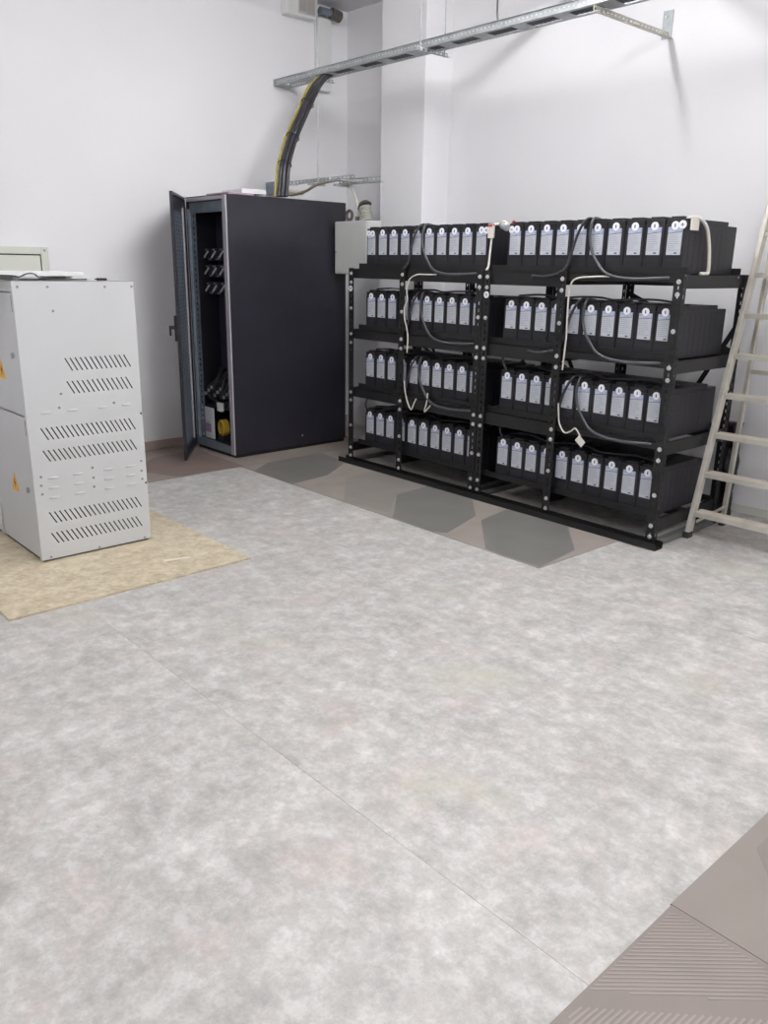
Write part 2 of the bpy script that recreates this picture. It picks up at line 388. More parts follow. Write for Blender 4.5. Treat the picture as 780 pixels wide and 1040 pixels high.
def grey_cabinet(x0, x1, y0, y1, h, label, full):
    t = thing('electrical_cabinet', label, 'cabinet', ((x0+x1)/2, (y0+y1)/2, .011), 'light grey electrical cabinets')
    z0 = .022
    b = MB(); e = .0025
    b.box(x0, x0+e, y0, y1, z0, h).box(x0, x1-.003, y1-e, y1, z0, h).box(x0, x1-.003, y0+.02, y1, z0, z0+e).box(x0, x1, y0, y1, h-e, h)
    b.box(x0, x1-.003, y0+.018, y0+.0205, z0, h)
    b.box(x1-.05, x1-.0465, y0+.021, y1-.003, z0+.003, h-.003, 1)
    sub(t, b, 'cabinet_body', [M['cabgrey'], M['cabdark']])
    sub(t, MB().box(x0+.01, x1-.012, y0+.012, y1-.012, .011, z0), 'plinth', M['seam'])
    rows = [(1.054,.989,1.578,1.889,13),(.938,.874,1.577,1.890,13),(.715,.651,1.423,1.890,19),(.600,.539,1.422,1.889,19),(.275,.213,1.421,1.893,19),(.163,.101,1.421,1.888,19)] if full else []
    sub(t, vented_panel(x1, y0, y1, z0, h, rows), 'side_panel', M['cabgrey'])
    if full:
        for z, ys_ in ((.790,(1.462,1.593,1.755,1.885)),(.454,(1.463,1.592,1.757,1.882)),(.402,(1.461,1.591,1.757,1.882)),(.350,(1.459,1.591,1.755,1.882))):
            for y in ys_: sub(t, louver(x1+.0003, y, z), 'louver', M['cabgrey'], smooth=True)
        for y, z in ((1.545,.878),(1.529,.809),(1.818,.807),(1.672,.476),(1.673,.421),(1.672,.372),(1.399,.422),(1.400,.376),(1.402,.467),(1.947,.473),(1.946,.417),(1.947,.370),(1.41,.034),(1.671,.031),(1.935,.031),(1.388,1.40),(1.53,1.399),(1.546,1.285),(1.819,1.398),(1.964,1.399)):
            sub(t, MB().cyl((x1, y, z), (x1+.0025, y, z), .0065, 10), 'screw', M['screw'])
        for z in (.735, .346):
            sub(t, MB().cyl((x1, 1.9655, z), (x1+.002, 1.9655, z), .0055, 10), 'plug', M['rubber'])
    # doors on the Y- face
    for za, zb in ((.03, .772), (.776, h-.055)):
        d = sub(t, MB().box(x0+.02, x1-.028, y0, y0+.018, za+.003, zb-.003), 'door', M['cabgrey'], bevel=.002)
        zc = .39 if za < .5 else 1.073
        sub(d, MB().cyl((x1-.085, y0-.004, zc), (x1-.085, y0+.002, zc), .014, 12).box(x1-.09, x1-.08, y0-.012, y0-.004, zc-.016, zc+.012), 'lock', M['galv'])
        xs, zs = x1-.285, (zc if za < .5 else .985)+.0
        sub(d, MB().add([(xs-.055,y0-.0012,zs-.045),(xs+.055,y0-.0012,zs-.045),(xs,y0-.0012,zs+.055),(xs-.055,y0-.0002,zs-.045),(xs+.055,y0-.0002,zs-.045),(xs,y0-.0002,zs+.055)],
            [(0,1,2),(5,4,3),(0,3,4,1),(1,4,5,2),(2,5,3,0)]).add([(xs+.004,y0-.002,zs+.03),(xs-.012,y0-.002,zs-.002),(xs+.001,y0-.002,zs-.002)],[(0,1,2)],1)
            .add([(xs-.002,y0-.002,zs+.004),(xs+.013,y0-.002,zs+.004),(xs-.003,y0-.002,zs-.035)],[(0,1,2)],1), 'warning_triangle', [M['yellow'], M['rubber']], label='yellow triangular high voltage warning sign')
        sub(d, MB().box(x1-.03, x1-.024, y0-.001, y0+.012, zb-.09, zb-.012), 'hinge', M['seam'])
    sub(t, MB().box(x1-.028, x1-.0025, y0-.0005, y0+.02, z0, h), 'front_post', M['cabgrey'], bevel=.0015)
    sub(t, MB().box(x0, x1-.028, y0+.001, y0+.02, h-.052, h), 'top_strip', M['cabgrey'], bevel=.0015)
    return t
grey_cabinet(-4.735, -4.15, 1.363, 1.974, 1.428, 'light grey steel cabinet with slanted vent slots standing on tan board', True)
grey_cabinet(-5.33, -4.745, 1.363, 1.974, 1.428, 'light grey steel cabinet directly behind the slotted one', False)
# clutter on top
p = thing('flat_pack', 'flat white panel on battens lying across the top of the grey cabinet', 'panel', (-4.4, 1.45, 1.4285))
sub(p, MB().box(-4.66, -4.20, 1.12, 1.735, 1.448, 1.468), 'panel_board', M['plastic'], bevel=.002)
for y in (1.40, 1.66): sub(p, MB().box(-4.62, -4.24, y, y+.03, 1.4285, 1.448), 'batten', M['cabgrey'])
c = MB().tube([(-4.18,1.30,1.452),(-4.17,1.38,1.450),(-4.17,1.41,1.445),(-4.17,1.445,1.459),(-4.17,1.48,1.459),(-4.17,1.51,1.440),(-4.18,1.60,1.434),(-4.20,1.75,1.433)], .0035, 8)
tag(c.build('cable', M['cable'], smooth=True, origin=(-4.18,1.45,1.44)), 'thin dark cable looping over the front edge of the grey cabinet top', 'cable')
c = MB().box(-4.20,-4.175,1.80,1.845,1.4285,1.440).cyl((-4.19,1.80,1.436),(-4.19,1.785,1.434),.003,8)
tag(c.build('clip', M['rubber'], bevel=.003, origin=(-4.19,1.82,1.4285)), 'small black clip lying on the grey cabinet top', 'clip')

# wall cabinet behind, on the left wall
t = thing('wall_cabinet', 'pale greenish framed wall cabinet on the left wall behind the grey cabinets', 'cabinet', (XW, 1.9, .95))
sub(t, MB().box(XW, XW+.04, 1.3, 2.352, .9, 1.615).box(XW+.04, XW+.055, 2.30, 2.352, .9, 1.615).box(XW+.04, XW+.055, 1.3, 2.30, 1.565, 1.615), 'cabinet_frame', M['frame'], bevel=.003)
sub(t, MB().box(XW+.04, XW+.050, 1.3, 2.292, .9, 1.556), 'door', M['frame'], bevel=.002)
sub(t, MB().box(XW+.0405, XW+.042, 2.292, 2.30, .9, 1.565).box(XW+.0405, XW+.042, 1.3, 2.30, 1.556, 1.565), 'seal', M['seam'])
sub(t, MB().cyl((XW+.055,2.325,1.592),(XW+.058,2.325,1.592),.008,10), 'screw', M['screw'])

# ------------------------------------------------------------------ black rack cabinet
cx0, cx1, cy0, cy1, ch = -6.225, -5.612, 3.44, 4.60, 2.015
t = thing('server_cabinet', 'tall black server cabinet with its front door open and breakers inside', 'cabinet', (-5.92, 4.0, 0.005))
sub(t, MB().box(cx1-.012, cx1, cy0+.012, cy1, .035, ch), 'side_panel', M['black'], bevel=.003)
sub(t, MB().box(cx0, cx0+.012, cy0+.012, cy1, .075, ch), 'side_panel', M['black'], bevel=.003)
sub(t, MB().box(cx0+.012, cx1-.012, cy1-.012, cy1, .075, ch), 'rear_panel', M['black'])
sub(t, MB().box(cx0, cx1, cy0+.004, cy1, ch-.004, ch+.004), 'top_panel', M['black'], bevel=.002)
sub(t, MB().box(cx0+.012, cx1-.012, cy0+.03, cy1-.012, .075, .083), 'bottom_panel', M['inside'])
sub(t, MB().box(cx0+.01, cx1-.01, cy0+.02, cy1-.01, .005, .075), 'plinth', M['rackblack'])
sub(t, MB().box(cx1-.052, cx1, cy0, cy0+.012, .03, ch-.002), 'edge_profile', M['edge'], bevel=.002, label='pale grey vertical front profile')
sub(t, MB().box(cx0+.02, cx1-.052, cy0+.004, cy0+.03, ch-.03, ch-.004), 'top_lintel', M['edge'], label='pale grey top front profile')
sub(t, MB().box(cx0+.02, cx1-.052, cy0+.03, cy0+.05, 1.90, ch-.034), 'inner_lintel', M['bluegrey'], label='blue grey inner crossbar')
sub(t, MB().box(cx0+.0, cx1-.052, cy0+.002, cy0+.022, .03, .095), 'threshold', M['bluegrey'], bevel=.003)
rl = MB().perf((cx0+.03, cy0+.035, .10), (0,0,1), (1,0,0), 1.80, .075, .045, .02, .02, (.5,), .002)
sub(t, rl, 'rack_rail', M['bluegrey'], label='blue grey perforated vertical rail')
sub(t, MB().box(cx0+.012, cx0+.03, cy0+.012, cy0+.04, .09, 1.93), 'corner_post', M['bluegrey'])
sub(t, MB().perf((cx1-.085, cy0+.035, .10), (0,0,1), (1,0,0), 1.80, .03, .045, .012, .01, (.5,), .002), 'rack_rail', M['inside'])
sub(t, MB().box(cx0+.03, cx1-.03, 3.70, 3.705, .66, 1.90), 'mounting_plate', M['inside'])
for r, z in enumerate((1.59, 1.46, 1.325)):
    for k in range(3):
        xx = -6.185 + k*.118
        br = sub(t, MB().box(xx-.045, xx+.045, 3.62, 3.70, z-.05, z+.05).box(xx-.03, xx+.03, 3.605, 3.62, z-.03, z+.03), 'circuit_breaker', M['inside'], bevel=.003)
        sub(br, MB().bar((xx-.034, 3.592, z-.026), (xx+.030, 3.592, z+.024), .012, .010, up=(0,1,0)), 'lever', M['plastic'])
        for q in (-1, 1): sub(br, MB().cyl((xx-.03*q, 3.60, z+.037*q), (xx-.03*q, 3.62, z+.037*q), .007, 8), 'terminal', M['galv'])
for i in range(22):     # jumble of cables in the lower bay
    a = random.uniform(cx0+.06, cx1-.10); b = random.uniform(cx0+.06, cx1-.10); z0 = random.uniform(.40, .62)
    y = random.uniform(3.52, 3.68)
    pts = [(a, y+.06, z0+.10), (a+random.uniform(-.05,.05), y, z0+.02), ((a+b)/2, y-.02, z0-random.uniform(.03,.12)), (b, y+.02, z0-.02), (b, y+.08, z0+.08)]
    pts = [(min(max(q[0], cx0+.03), cx1-.03), q[1], q[2]) for q in pts]
    sub(t, MB().tube(pts, random.uniform(.006, .011), 8, 4), 'internal_cable', M[['cable','rubber','cablegrey','cable'][i % 4]], smooth=True)
for i in range(9):
    x = cx0+.08+i*.048
    sub(t, MB().box(x-.008, x+.008, 3.50, 3.515, .455+.03*(i%3), .48+.03*(i%3)), 'cable_lug', M['zinc'])
sub(t, MB().box(cx0+.06, cx1-.03, 3.52, 3.90, .36, .375), 'shelf', M['inside'])
doc = sub(t, MB().box(-6.215, -5.985, 3.478, 3.486, .10, .36), 'document_card', M['plastic'], label='white card with lilac print standing in the bottom bay')
sub(doc, MB().box(-6.17, -6.03, 3.4765, 3.4778, .15, .225).box(-6.17,-6.05,3.4765,3.4778,.235,.24), 'printed_block', M['magenta'])
coil = MB()
for k in range(5): coil.torus((-5.905, 3.50+.012*k, .205), (.2,1,0), .062, .008, 24, 8)
sub(t, coil, 'yellow_coil', M['coil'], smooth=True, label='coiled yellow cable at the bottom right of the bay')
sub(t, MB().cyl((-5.905,3.49,.12),(-5.905,3.57,.12),.035,14), 'black_socket', M['rubber'])
sub(t, MB().box(-5.92,-5.85,3.475,3.50,.35,.42).box(-5.89,-5.85,3.47,3.475,.36,.41), 'white_connector', M['plastic'], bevel=.003)
# swung door
hin = Vector((cx0+.015, cy0, 0)); tip = Vector((-5.69, 3.053, 0)); dd = (tip-hin).normalized(); dn = Vector((-dd.y, dd.x, 0))
if dn.y < 0: dn = -dn
def dbox(mb, a, b, n0, n1, z0, z1, mi=0):
    P = [hin+dd*a+dn*n0, hin+dd*b+dn*n0, hin+dd*b+dn*n1, hin+dd*a+dn*n1]
    return mb.prism([(q.x, q.y) for q in P], z0, z1, mi)
dl = (tip-hin).length
D = MB(); dbox(D, 0.0, dl, -.022, -.018, .03, ch+.0)
dbox(D, 0, .02, -.018, .0, .03, ch); dbox(D, dl-.02, dl, -.018, .0, .03, ch); dbox(D, .02, dl-.02, -.018, 0, .03, .05); dbox(D, .02, dl-.02, -.018, 0, ch-.02, ch)
door = sub(t, D, 'door', M['black'], label='open black front door seen almost edge on')
mesh = MB(); mesh.perf(hin+dd*.08+dn*(-.017)+Vector((0,0,.12)), (0,0,1), dd, ch-.24, dl-.16, .03, .022, .05, (.16,.33,.5,.67,.84), .001)
sub(door, mesh, 'door_mesh', M['bluegrey'])
E_ = MB(); dbox(E_, dl-.055, dl-.04, -.018, -.006, .10, ch-.08); dbox(E_, .07, .085, -.018, -.006, .10, ch-.08)
sub(door, E_, 'stiffener', M['edge'])
Hn = MB(); dbox(Hn, dl-.06, dl-.03, -.045, -.022, .95, 1.14); dbox(Hn, dl-.055, dl-.035, -.075, -.045, 1.04, 1.065); dbox(Hn, dl-.055, dl-.035, -.085, -.07, .99, 1.065)
sub(door, Hn, 'handle', M['rubber'], bevel=.003)
sub(t, MB().cyl((cx1,4.12,.115),(cx1+.003,4.12,.115),.008,10), 'plug', M['screw'])
# things on top of the black cabinet
q = MB().box(-5.93, -5.615, 3.47, 3.70, ch+.004, ch+.018).build('folder', M['lilac'], bevel=.002, origin=(-5.7,3.7,ch+.004))
tag(q, 'lilac folder lying on top of the black cabinet', 'folder')
sh = MB().box(-5.92, -5.63, 3.60, 3.82, ch+.0182, ch+.050)
tag(sh.build('paper_pack', M['plastic'], bevel=.003, origin=(-5.78, 3.7, ch+.0182)), 'white paper pack lying partly on the lilac folder', 'paper')

# ------------------------------------------------------------------ battery racks
ZB = [(1.465,1.400),(1.017,.951),(.5687,.5054),(.1254,.060)]
FY, RY = 4.111, 4.845
def post_mb(xc, dirx, y, fy):
    """L-shaped perforated upright: front flange .055 wide, side flange along Y"""
    mb = MB()
    x0 = xc-.0275
    mb.perf((x0, y, .004), (0,0,1), (1,0,0), 1.50, .055, .045, .020, .009, (.5,), .003)
    xs = x0 if dirx > 0 else x0+.052
    mb.perf((xs, y+(.001 if fy > 0 else -.042), .004), (0,0,1), (0,1,0), 1.50, .04, .045, .020, .009, (.5,), .003)
    return mb
bolt_me = None
def bolt(t, x, y, z, sgn=-1):
    mb = MB().cyl((0,0,0),(0,.0025,0),.0135,12).cyl((0,-.009,0),(0,0,0),.0095,6)
    global bolt_me
    if bolt_me is None:
        o = mb.build('bolt', M['zinc']); bolt_me = o.data
    else:
        o = bpy.data.objects.new('bolt', bolt_me); C.objects.link(o)
    o.parent = t; o.location = Vector((x, y, z))-Vector(t['_o'])
    if sgn > 0: o.rotation_euler.z = math.pi
def rack(xs, label, dirs, stick):
    xl, xr = xs[0]-.0275, xs[2]+.0275
    t = thing('battery_rack', label, 'rack', ((xl+xr)/2, 4.45, .004), 'black battery racks')
    for x, d in zip(xs, dirs):
        sub(t, post_mb(x, d, FY, 1), 'post', M['rackblack'])
        sub(t, post_mb(x, d, RY, -1), 'post', M['rackblack'])
    for lv, (za, zb) in enumerate(ZB):
        bz0, bz1 = za-.035, za+.035
        for x, d in zip(xs, dirs):
            xo = x + (.0305 if d < 0 else -.0305)*0 + (-.018 if d > 0 else .018)
            b = MB().box(xo-.0015, xo+.0015, FY+.004, RY-.004, bz0, bz1).box(min(xo,xo-.018*d*-1), max(xo,xo-.018*d*-1), FY+.004, RY-.004, bz1-.003, bz1)
            b.box(min(xo,xo+.018*d), max(xo,xo+.018*d), FY+.004, RY-.004, bz0, bz0+.003)
            sub(t, b, 'side_beam', M['rackblack'])
            for z in (za, zb):
                bolt(t, x, FY-.0005, z); bolt(t, x, RY+.0035, z, 1)
        # long angle rails carrying the batteries
        ex0 = xl+.075 if dirs[0] > 0 and xs[0] < -4.5 else xl+.03
        ex1 = xr-.005
        for yy, s in ((4.150, 1), (4.745, -1)):
            r = MB().box(ex0, ex1, yy-.002, yy+.002, bz1, bz1+.038).box(ex0, ex1, min(yy, yy+.04*s), max(yy, yy+.04*s), bz1, bz1+.004)
            sub(t, r, 'shelf_rail', M['rackblack'])
        if lv < 3:
            drops = (.0, .008) if xs[0] < -4 else (.012, -.028)
            for q in (0, 1):
                xa_, xb_ = (xs[0]+.012, xs[1]-.012) if q == 0 else (xs[1]+.012, xs[2]-.012)
                sub(t, MB().box(xa_, xb_, FY+.016, FY+.019, bz0-drops[q], bz1).box(xa_, xb_, FY+.016, FY+.035, bz1-.003, bz1), 'front_beam', M['rackblack'])
            sub(t, MB().box(xl+.04, xr-.04, RY-.03, RY-.027, bz0, bz1), 'rear_beam', M['rackblack'])
    for x in xs:
        bolt(t, x, FY-.0005, 1.21); bolt(t, x, FY-.0005, .305)
    # base runner (U channel)
    r = MB().box(xl-.06, xr+(.045 if xs[0] > -4 else .003), 4.055, 4.135, .004, .008)
    for yy in (4.055, 4.132): r.box(xl-(.06 if xs[0] < -4 else .003), xr+(.045 if xs[0] > -4 else .003), yy, yy+.003, .008, .045)
    if xs[0] > -4:
        r = MB(); x0, x1 = xl-.003, xr+.045
        r.box(x0, x1, 4.055, 4.135, .004, .008).box(x0, x1, 4.055, 4.058, .008, .045).box(x0, x1, 4.132, 4.135, .008, .045)
    sub(t, r, 'base_runner', M['rackblack'])
    sub(t, MB().box(xl-.003, xr+.003, 4.80, 4.88, .004, .045), 'base_runner', M['rackblack'])
    for x in (xl+.01, xr-.01):
        sub(t, MB().box(x-.02, x+.02, 4.136, 4.80, .004, .04), 'base_crossbar', M['steelgrey'])
    # rear diagonal braces
    zz = [(1.24,.98),(.84,.53)]
    for (x, d) in ((xs[0],1),(xs[2],-1)):
        sub(t, MB().bar((x, RY-.012, 1.215), (x+d*.22, RY-.012, .80), .003, .030, up=(1,0,0)), 'brace', M['rackblack'])
        bolt(t, x, RY+.0035, 1.215, 1)
    sub(t, MB().bar((xs[1], RY-.018, 1.38), (xs[2], RY-.018, 1.06), .003, .028, up=(0,0,1)), 'brace', M['rackblack'])
    sub(t, MB().bar((xs[0], RY-.018, .93), (xs[1], RY-.018, .62), .003, .028, up=(0,0,1)), 'brace', M['rackblack'])
    sx = stick
    ms = MB().cyl((sx, FY-.0025, 1.355), (sx, FY-.001, 1.355), .021, 20).torus((sx, FY-.0028, 1.355), (0,1,0), .007, .002, 12, 6, 1)
    sub(t, ms, 'number_sticker', [M['sticker'], M['printdark']], label='round white sticker on a post')
    return t
rack([-4.950,-4.384,-3.655], 'left black bolted battery rack, beside the black cabinet', (1,1,-1), -4.955)
rack([-3.592,-3.010,-2.271], 'right black bolted battery rack, beside the aluminium stepladder', (1,1,-1), -3.592)

# batteries: prototype meshes with local origin at the front bottom centre
def battery_meshes():
    w, d, h = .1145, .47, .279
    body = MB().box(-w/2, w/2, 0, .47, 0, h-.030)
    body.box(-w/2+.012, w/2-.012, -.0025, 0, .012, .070)
    for k in range(7): body.box(-w/2-.0012, w/2+.0012, .05+.058*k, .08+.058*k, .02, h-.045)
    lid = MB().box(-w/2+.0015, w/2-.0015, .002, .468, h-.030, h).box(-w/2+.02, w/2-.02, .012, .10, h, h+.012).box(-.012,.012,.20,.24,h,h+.008)
    rear = MB().box(-w/2+.002, w/2-.002, .47, .575, 0, h-.022).box(-w/2+.03, w/2-.03, .575, .583, .05, .2)
    lb = MB(); z0, z1, lw = .096, .237, .0405
    lb.box(-lw, lw, -.0032, -.0024+.0024, z0, z1-.026, 0); lb.box(-lw, lw, -.0032, 0, z1-.026, z1, 1)
    lb.add([(-lw+.004,-.0034,z1-.026),(lw-.004,-.0034,z1-.010),(lw-.004,-.0034,z1-.005),(-lw+.004,-.0034,z1-.018)], [(0,1,2,3)], 0)
    lb.add([(-lw,-.0035,z1-.034),(lw,-.0035,z1-.026),(lw,-.0035,z1-.023),(-lw,-.0035,z1-.031)], [(0,1,2,3)], 3)
    rr = random.Random(3)
    for k in range(8):
        zz = z1-.044-.0105*k; a = lw-.006; bb = -lw+.006+ (2*lw-.012)*rr.uniform(.55, 1)
        lb.add([(-a,-.0034,zz),(bb,-.0034,zz),(bb,-.0034,zz+.003),(-a,-.0034,zz+.003)], [(0,1,2,3)], 2)
    lb.add([(.004,-.0034,z0+.006),(.022,-.0034,z0+.006),(.022,-.0034,z0+.013),(.004,-.0034,z0+.013)], [(0,1,2,3)], 3)
    # sticker at origin, dark mark: stroke
    def disc(mark):
        s = MB().cyl((0,-.0045,0),(0,0,0),.0215,20)
        if mark == 'dot': s.box(-.0035,.0035,-.0050,-.0045,-.0085,.0085,1)
        elif mark == 'plus': s.box(-.002,.002,-.0050,-.0045,-.009,.009,1).box(-.009,.009,-.0050,-.0045,-.002,.002,1)
        else: s.box(-.008,.008,-.0050,-.0045,-.0022,.0022,1)
        return s
    out = {}
    for n, mb, m, bv in (('case', body, M['battery'], .004), ('lid', lid, M['batterylid'], .003), ('rear_cover', rear, M['batteryend'], .004),
                     ('label', lb, [M['paper'], M['blueprint'], M['print'], M['printdark']], 0),
                     ('dot', disc('dot'), [M['sticker'], M['printdark']], 0), ('plus', disc('plus'), [M['sticker'], M['printdark']], 0), ('minus', disc('minus'), [M['sticker'], M['printdark']], 0)):
        o = mb.build(n, m, bevel=bv); out[n] = o.data; bpy.data.objects.remove(o)
    return out
BM = battery_meshes()
names_ord = ['first','second','third','fourth','fifth','sixth','seventh','eighth','ninth','tenth']
shelf = ['top','second','third','bottom']
def battery(x, y, z, label, grp, discs):
    t = thing('battery', label, 'battery', (x, y, z), grp)
    jy = 0
    for n, nm in (('case','case'),('lid','lid'),('rear_cover','rear_cover'),('label','label')):
        o = bpy.data.objects.new(nm, BM[n]); C.objects.link(o); o.parent = t
        if n == 'label': o.location = (discs[2], 0, 0); 
    for dx, mk in discs[:2]:
        if mk is None: continue
        o = bpy.data.objects.new('round_sticker', BM[mk]); C.objects.link(o); o.parent = t; o.location = (dx, 0, .245+random.uniform(-.002,.003))
for rk, (xa, px_, side) in enumerate(((-4.782, .1194, 'left'), (-3.428, .1190, 'right'))):
    for lv in range(4):
        z = ZB[lv][0]+.035+.0042
        for i in range(10):
            x = xa+px_*i
            mk = [(0, 'dot'), (0, None)]
            if lv == 0:
                if i == 0: mk = [(-.032, 'minus'), (.010, 'dot')]
                if i == 9: mk = [(0.0, 'dot'), (.041, 'plus')]
            lab = '%s battery from left, %s shelf, %s rack, black with grey label' % (names_ord[i], shelf[lv], side)
            jit = random.uniform(-.0015, .0015)
            battery(x, 4.168+jit, z, lab, 'batteries on the battery racks', [mk[0], mk[1], random.uniform(-.003, .003)])

def cab(path, r, m, name, label, grp=None, extra=None, cat='cable'):
    o = MB().tube(path, r, 8, 6).build(name, M[m], smooth=True, origin=path[0])
    tag(o, label, cat, grp); return o
# front loops of black cable, one long and one short per row and rack
for rk, (x0, side) in enumerate(((-4.225, 'left'), (-2.867, 'right'))):
    for lv in range(4):
        dz = ZB[lv][0]-1.465; last = lv == 3
        j = random.uniform(-.012, .012)
        if not last:
            pB = [(x0-.01,4.28,1.790+dz),(x0-.003,4.19,1.800+dz),(x0+.002,4.152,1.775+dz),(x0+.005+j,4.146,1.70+dz),(x0+.025+j,4.144,1.625+dz),(x0+.075+j,4.134,1.560+dz),(x0+.14+j,4.118,1.507+dz),(x0+.22,4.102,1.482+dz),(x0+.33,4.10,1.474+dz),(x0+.44,4.103,1.478+dz),(x0+.50,4.118,1.482+dz),(x0+.54,4.140,1.484+dz)]
            cab(pB, .0085, 'cablegrey', 'cable', 'dark grey cable loop hanging rightward before the %s shelf of the %s rack' % (shelf[lv], side), 'cable loops on the rack fronts')
        pA = [(x0-.05,4.28,1.790+dz),(x0-.042,4.19,1.800+dz),(x0-.055,4.152,1.775+dz),(x0-.085+j,4.146,1.70+dz),(x0-.115+j,4.145,1.60+dz),(x0-.135,4.135,1.54+dz),(x0-.17,4.120,1.50+dz)] + ([(x0-.27,4.103,1.475+dz),(x0-.36,4.103,1.478+dz)] if side == 'right' and lv < 2 else [])
        if not last:
            cab(pA, .0080, 'cable', 'cable', 'black cable dropping beside the fifth battery on the %s shelf of the %s rack' % (shelf[lv], side), 'black drop cables on the rack fronts')
# white cables
FYc = 4.092
cab([(-4.05,4.14,1.472),(-4.10,4.11,1.470),(-4.148,FYc+.008,1.469),(-4.219,FYc,1.467),(-4.293,FYc,1.433),(-4.316,FYc,1.355),(-4.309,FYc,1.295),(-4.337,FYc,1.244),(-4.335,FYc,1.176),(-4.313,FYc,1.112),(-4.295,FYc,1.041),(-4.301,FYc,.927)], .0045, 'whitecable', 'cable', 'white cable hanging along the middle post of the left rack, upper half')
cab([(-4.32,FYc,.72),(-4.313,FYc,.66),(-4.284,FYc,.578),(-4.244,FYc,.526),(-4.215,FYc,.575),(-4.193,FYc,.611)], .0045, 'whitecable', 'cable', 'white V-shaped cable end beside the middle post of the left rack')
cab([(-4.107,4.12,.66),(-4.112,4.12,.598),(-4.134,4.12,.524),(-4.10,4.12,.55),(-4.075,4.12,.575)], .005, 'whitecable', 'cable', 'short white cable stub below the third shelf of the left rack')
cab([(-2.70,4.13,1.484),(-2.787,4.10,1.481),(-2.901,FYc,1.468),(-2.937,FYc,1.423),(-2.943,FYc,1.326),(-2.940,FYc,1.2),(-2.938,FYc,1.131),(-2.948,FYc,.94)], .005, 'whitecable', 'cable', 'white cable hanging beside the middle post of the right rack')
cab([(-2.958,FYc,.74),(-2.952,FYc,.689),(-2.938,FYc,.618),(-2.899,FYc,.57),(-2.855,FYc,.582),(-2.822,FYc,.606),(-2.79,FYc,.575),(-2.78,FYc,.555)], .0045, 'whitecable', 'cable', 'white cable curling under the third shelf of the right rack')
tg = MB(); tg.prism([(-.030,-.022),(.030,-.022),(.030,.022),(-.030,.022)], 0, .0015)
o = tg.build('tag', M['tag'], origin=(0,0,0)); o.location = (-2.778, 4.090, .535); o.rotation_euler = (math.radians(90), math.radians(38), 0)
tag(o, 'cream tag hanging at the end of the curled white cable', 'tag')
# inter-rack cable at the top
cab([(-3.62,4.30,1.775),(-3.612,4.20,1.786),(-3.606,4.150,1.765),(-3.601,4.143,1.694),(-3.610,4.143,1.593),(-3.613,4.140,1.53),(-3.613,4.12,1.505)], .0075, 'whitecable', 'cable', 'white cable dropping between the two racks at the top shelf')
o = MB().box(-3.622,-3.580,4.128,4.146,1.700,1.775).box(-3.620,-3.582,4.126,4.149,1.765,1.785,1).build('cable_tag', [M['tag'], M['redcap']], bevel=.002, origin=(-3.6,4.138,1.70))
tag(o, 'pinkish white cable tag with red edge between the two racks', 'tag')
t = thing('terminal_cover', 'grey cable clamp and red cap on the batteries between the racks', 'cover', (-3.50, 4.2, 1.755))
sub(t, MB().tube([(-3.60,4.22,1.785),(-3.56,4.19,1.797),(-3.52,4.17,1.795),(-3.485,4.16,1.772)], .009, 8), 'jumper_cable', M['whitecable'], smooth=True)
sub(t, MB().cyl((-3.525,4.15,1.775),(-3.475,4.14,1.758),.020,14), 'clamp', M['galv'], smooth=False)
sub(t, MB().cyl((-3.49,4.20,1.780),(-3.47,4.20,1.80),.010,12), 'red_cap', M['redcap'])
cab([(-2.33,4.205,1.782),(-2.295,4.24,1.79),(-2.276,4.285,1.778),(-2.272,4.345,1.735),(-2.272,4.388,1.65),(-2.272,4.410,1.56),(-2.268,4.402,1.512),(-2.262,4.37,1.507),(-2.262,4.31,1.506)], .010, 'whitecable', 'cable', 'thick cream cable arching down the end of the top right battery')
o = MB().box(-2.290,-2.279,4.195,4.270,1.725,1.790).build('cable_tag', M['tag'], bevel=.002, origin=(-2.285,4.23,1.725))
tag(o, 'cream square tag stuck on the end of the top right battery', 'tag')
# thin black lead arching in the bottom left shelf gap, and bus cables over lower batteries
cab([(-4.825,4.19,.42),(-4.83,4.16,.475),(-4.80,4.158,.53),(-4.74,4.16,.555),(-4.66,4.17,.56)], .0055, 'cable', 'cable', 'thin black lead arching above the bottom left battery')
cab([(-3.44,4.17,.44),(-3.45,4.15,.50),(-3.42,4.16,.545),(-3.36,4.18,.55)], .007, 'cable', 'cable', 'black lead arching above the first bottom battery of the right rack')
cab([(-3.44,4.17,.88),(-3.455,4.15,.94),(-3.47,4.16,.98)], .007, 'cable', 'cable', 'black lead rising from the first third-shelf battery of the right rack')
# links lying over the battery tops on the lower shelves
for rk, (x0, x1, side) in enumerate(((-4.80,-3.72,'left'), (-3.43,-2.36,'right'))):
    for lv in (1, 2, 3):
        z = ZB[lv][0]+.035+.004+.279+.013
        pts = []
        n = 9
        for k in range(n+1):
            xx = x0+(x1-x0)*k/n
            pts.append((xx, 4.24+.03*math.sin(k*1.7), z+.006+.010*abs(math.sin(k*2.1))))
        cab(pts, .006, 'cable', 'cable', 'black link cable lying across battery tops on the %s shelf of the %s rack' % (shelf[lv], side), 'link cables on the battery tops')

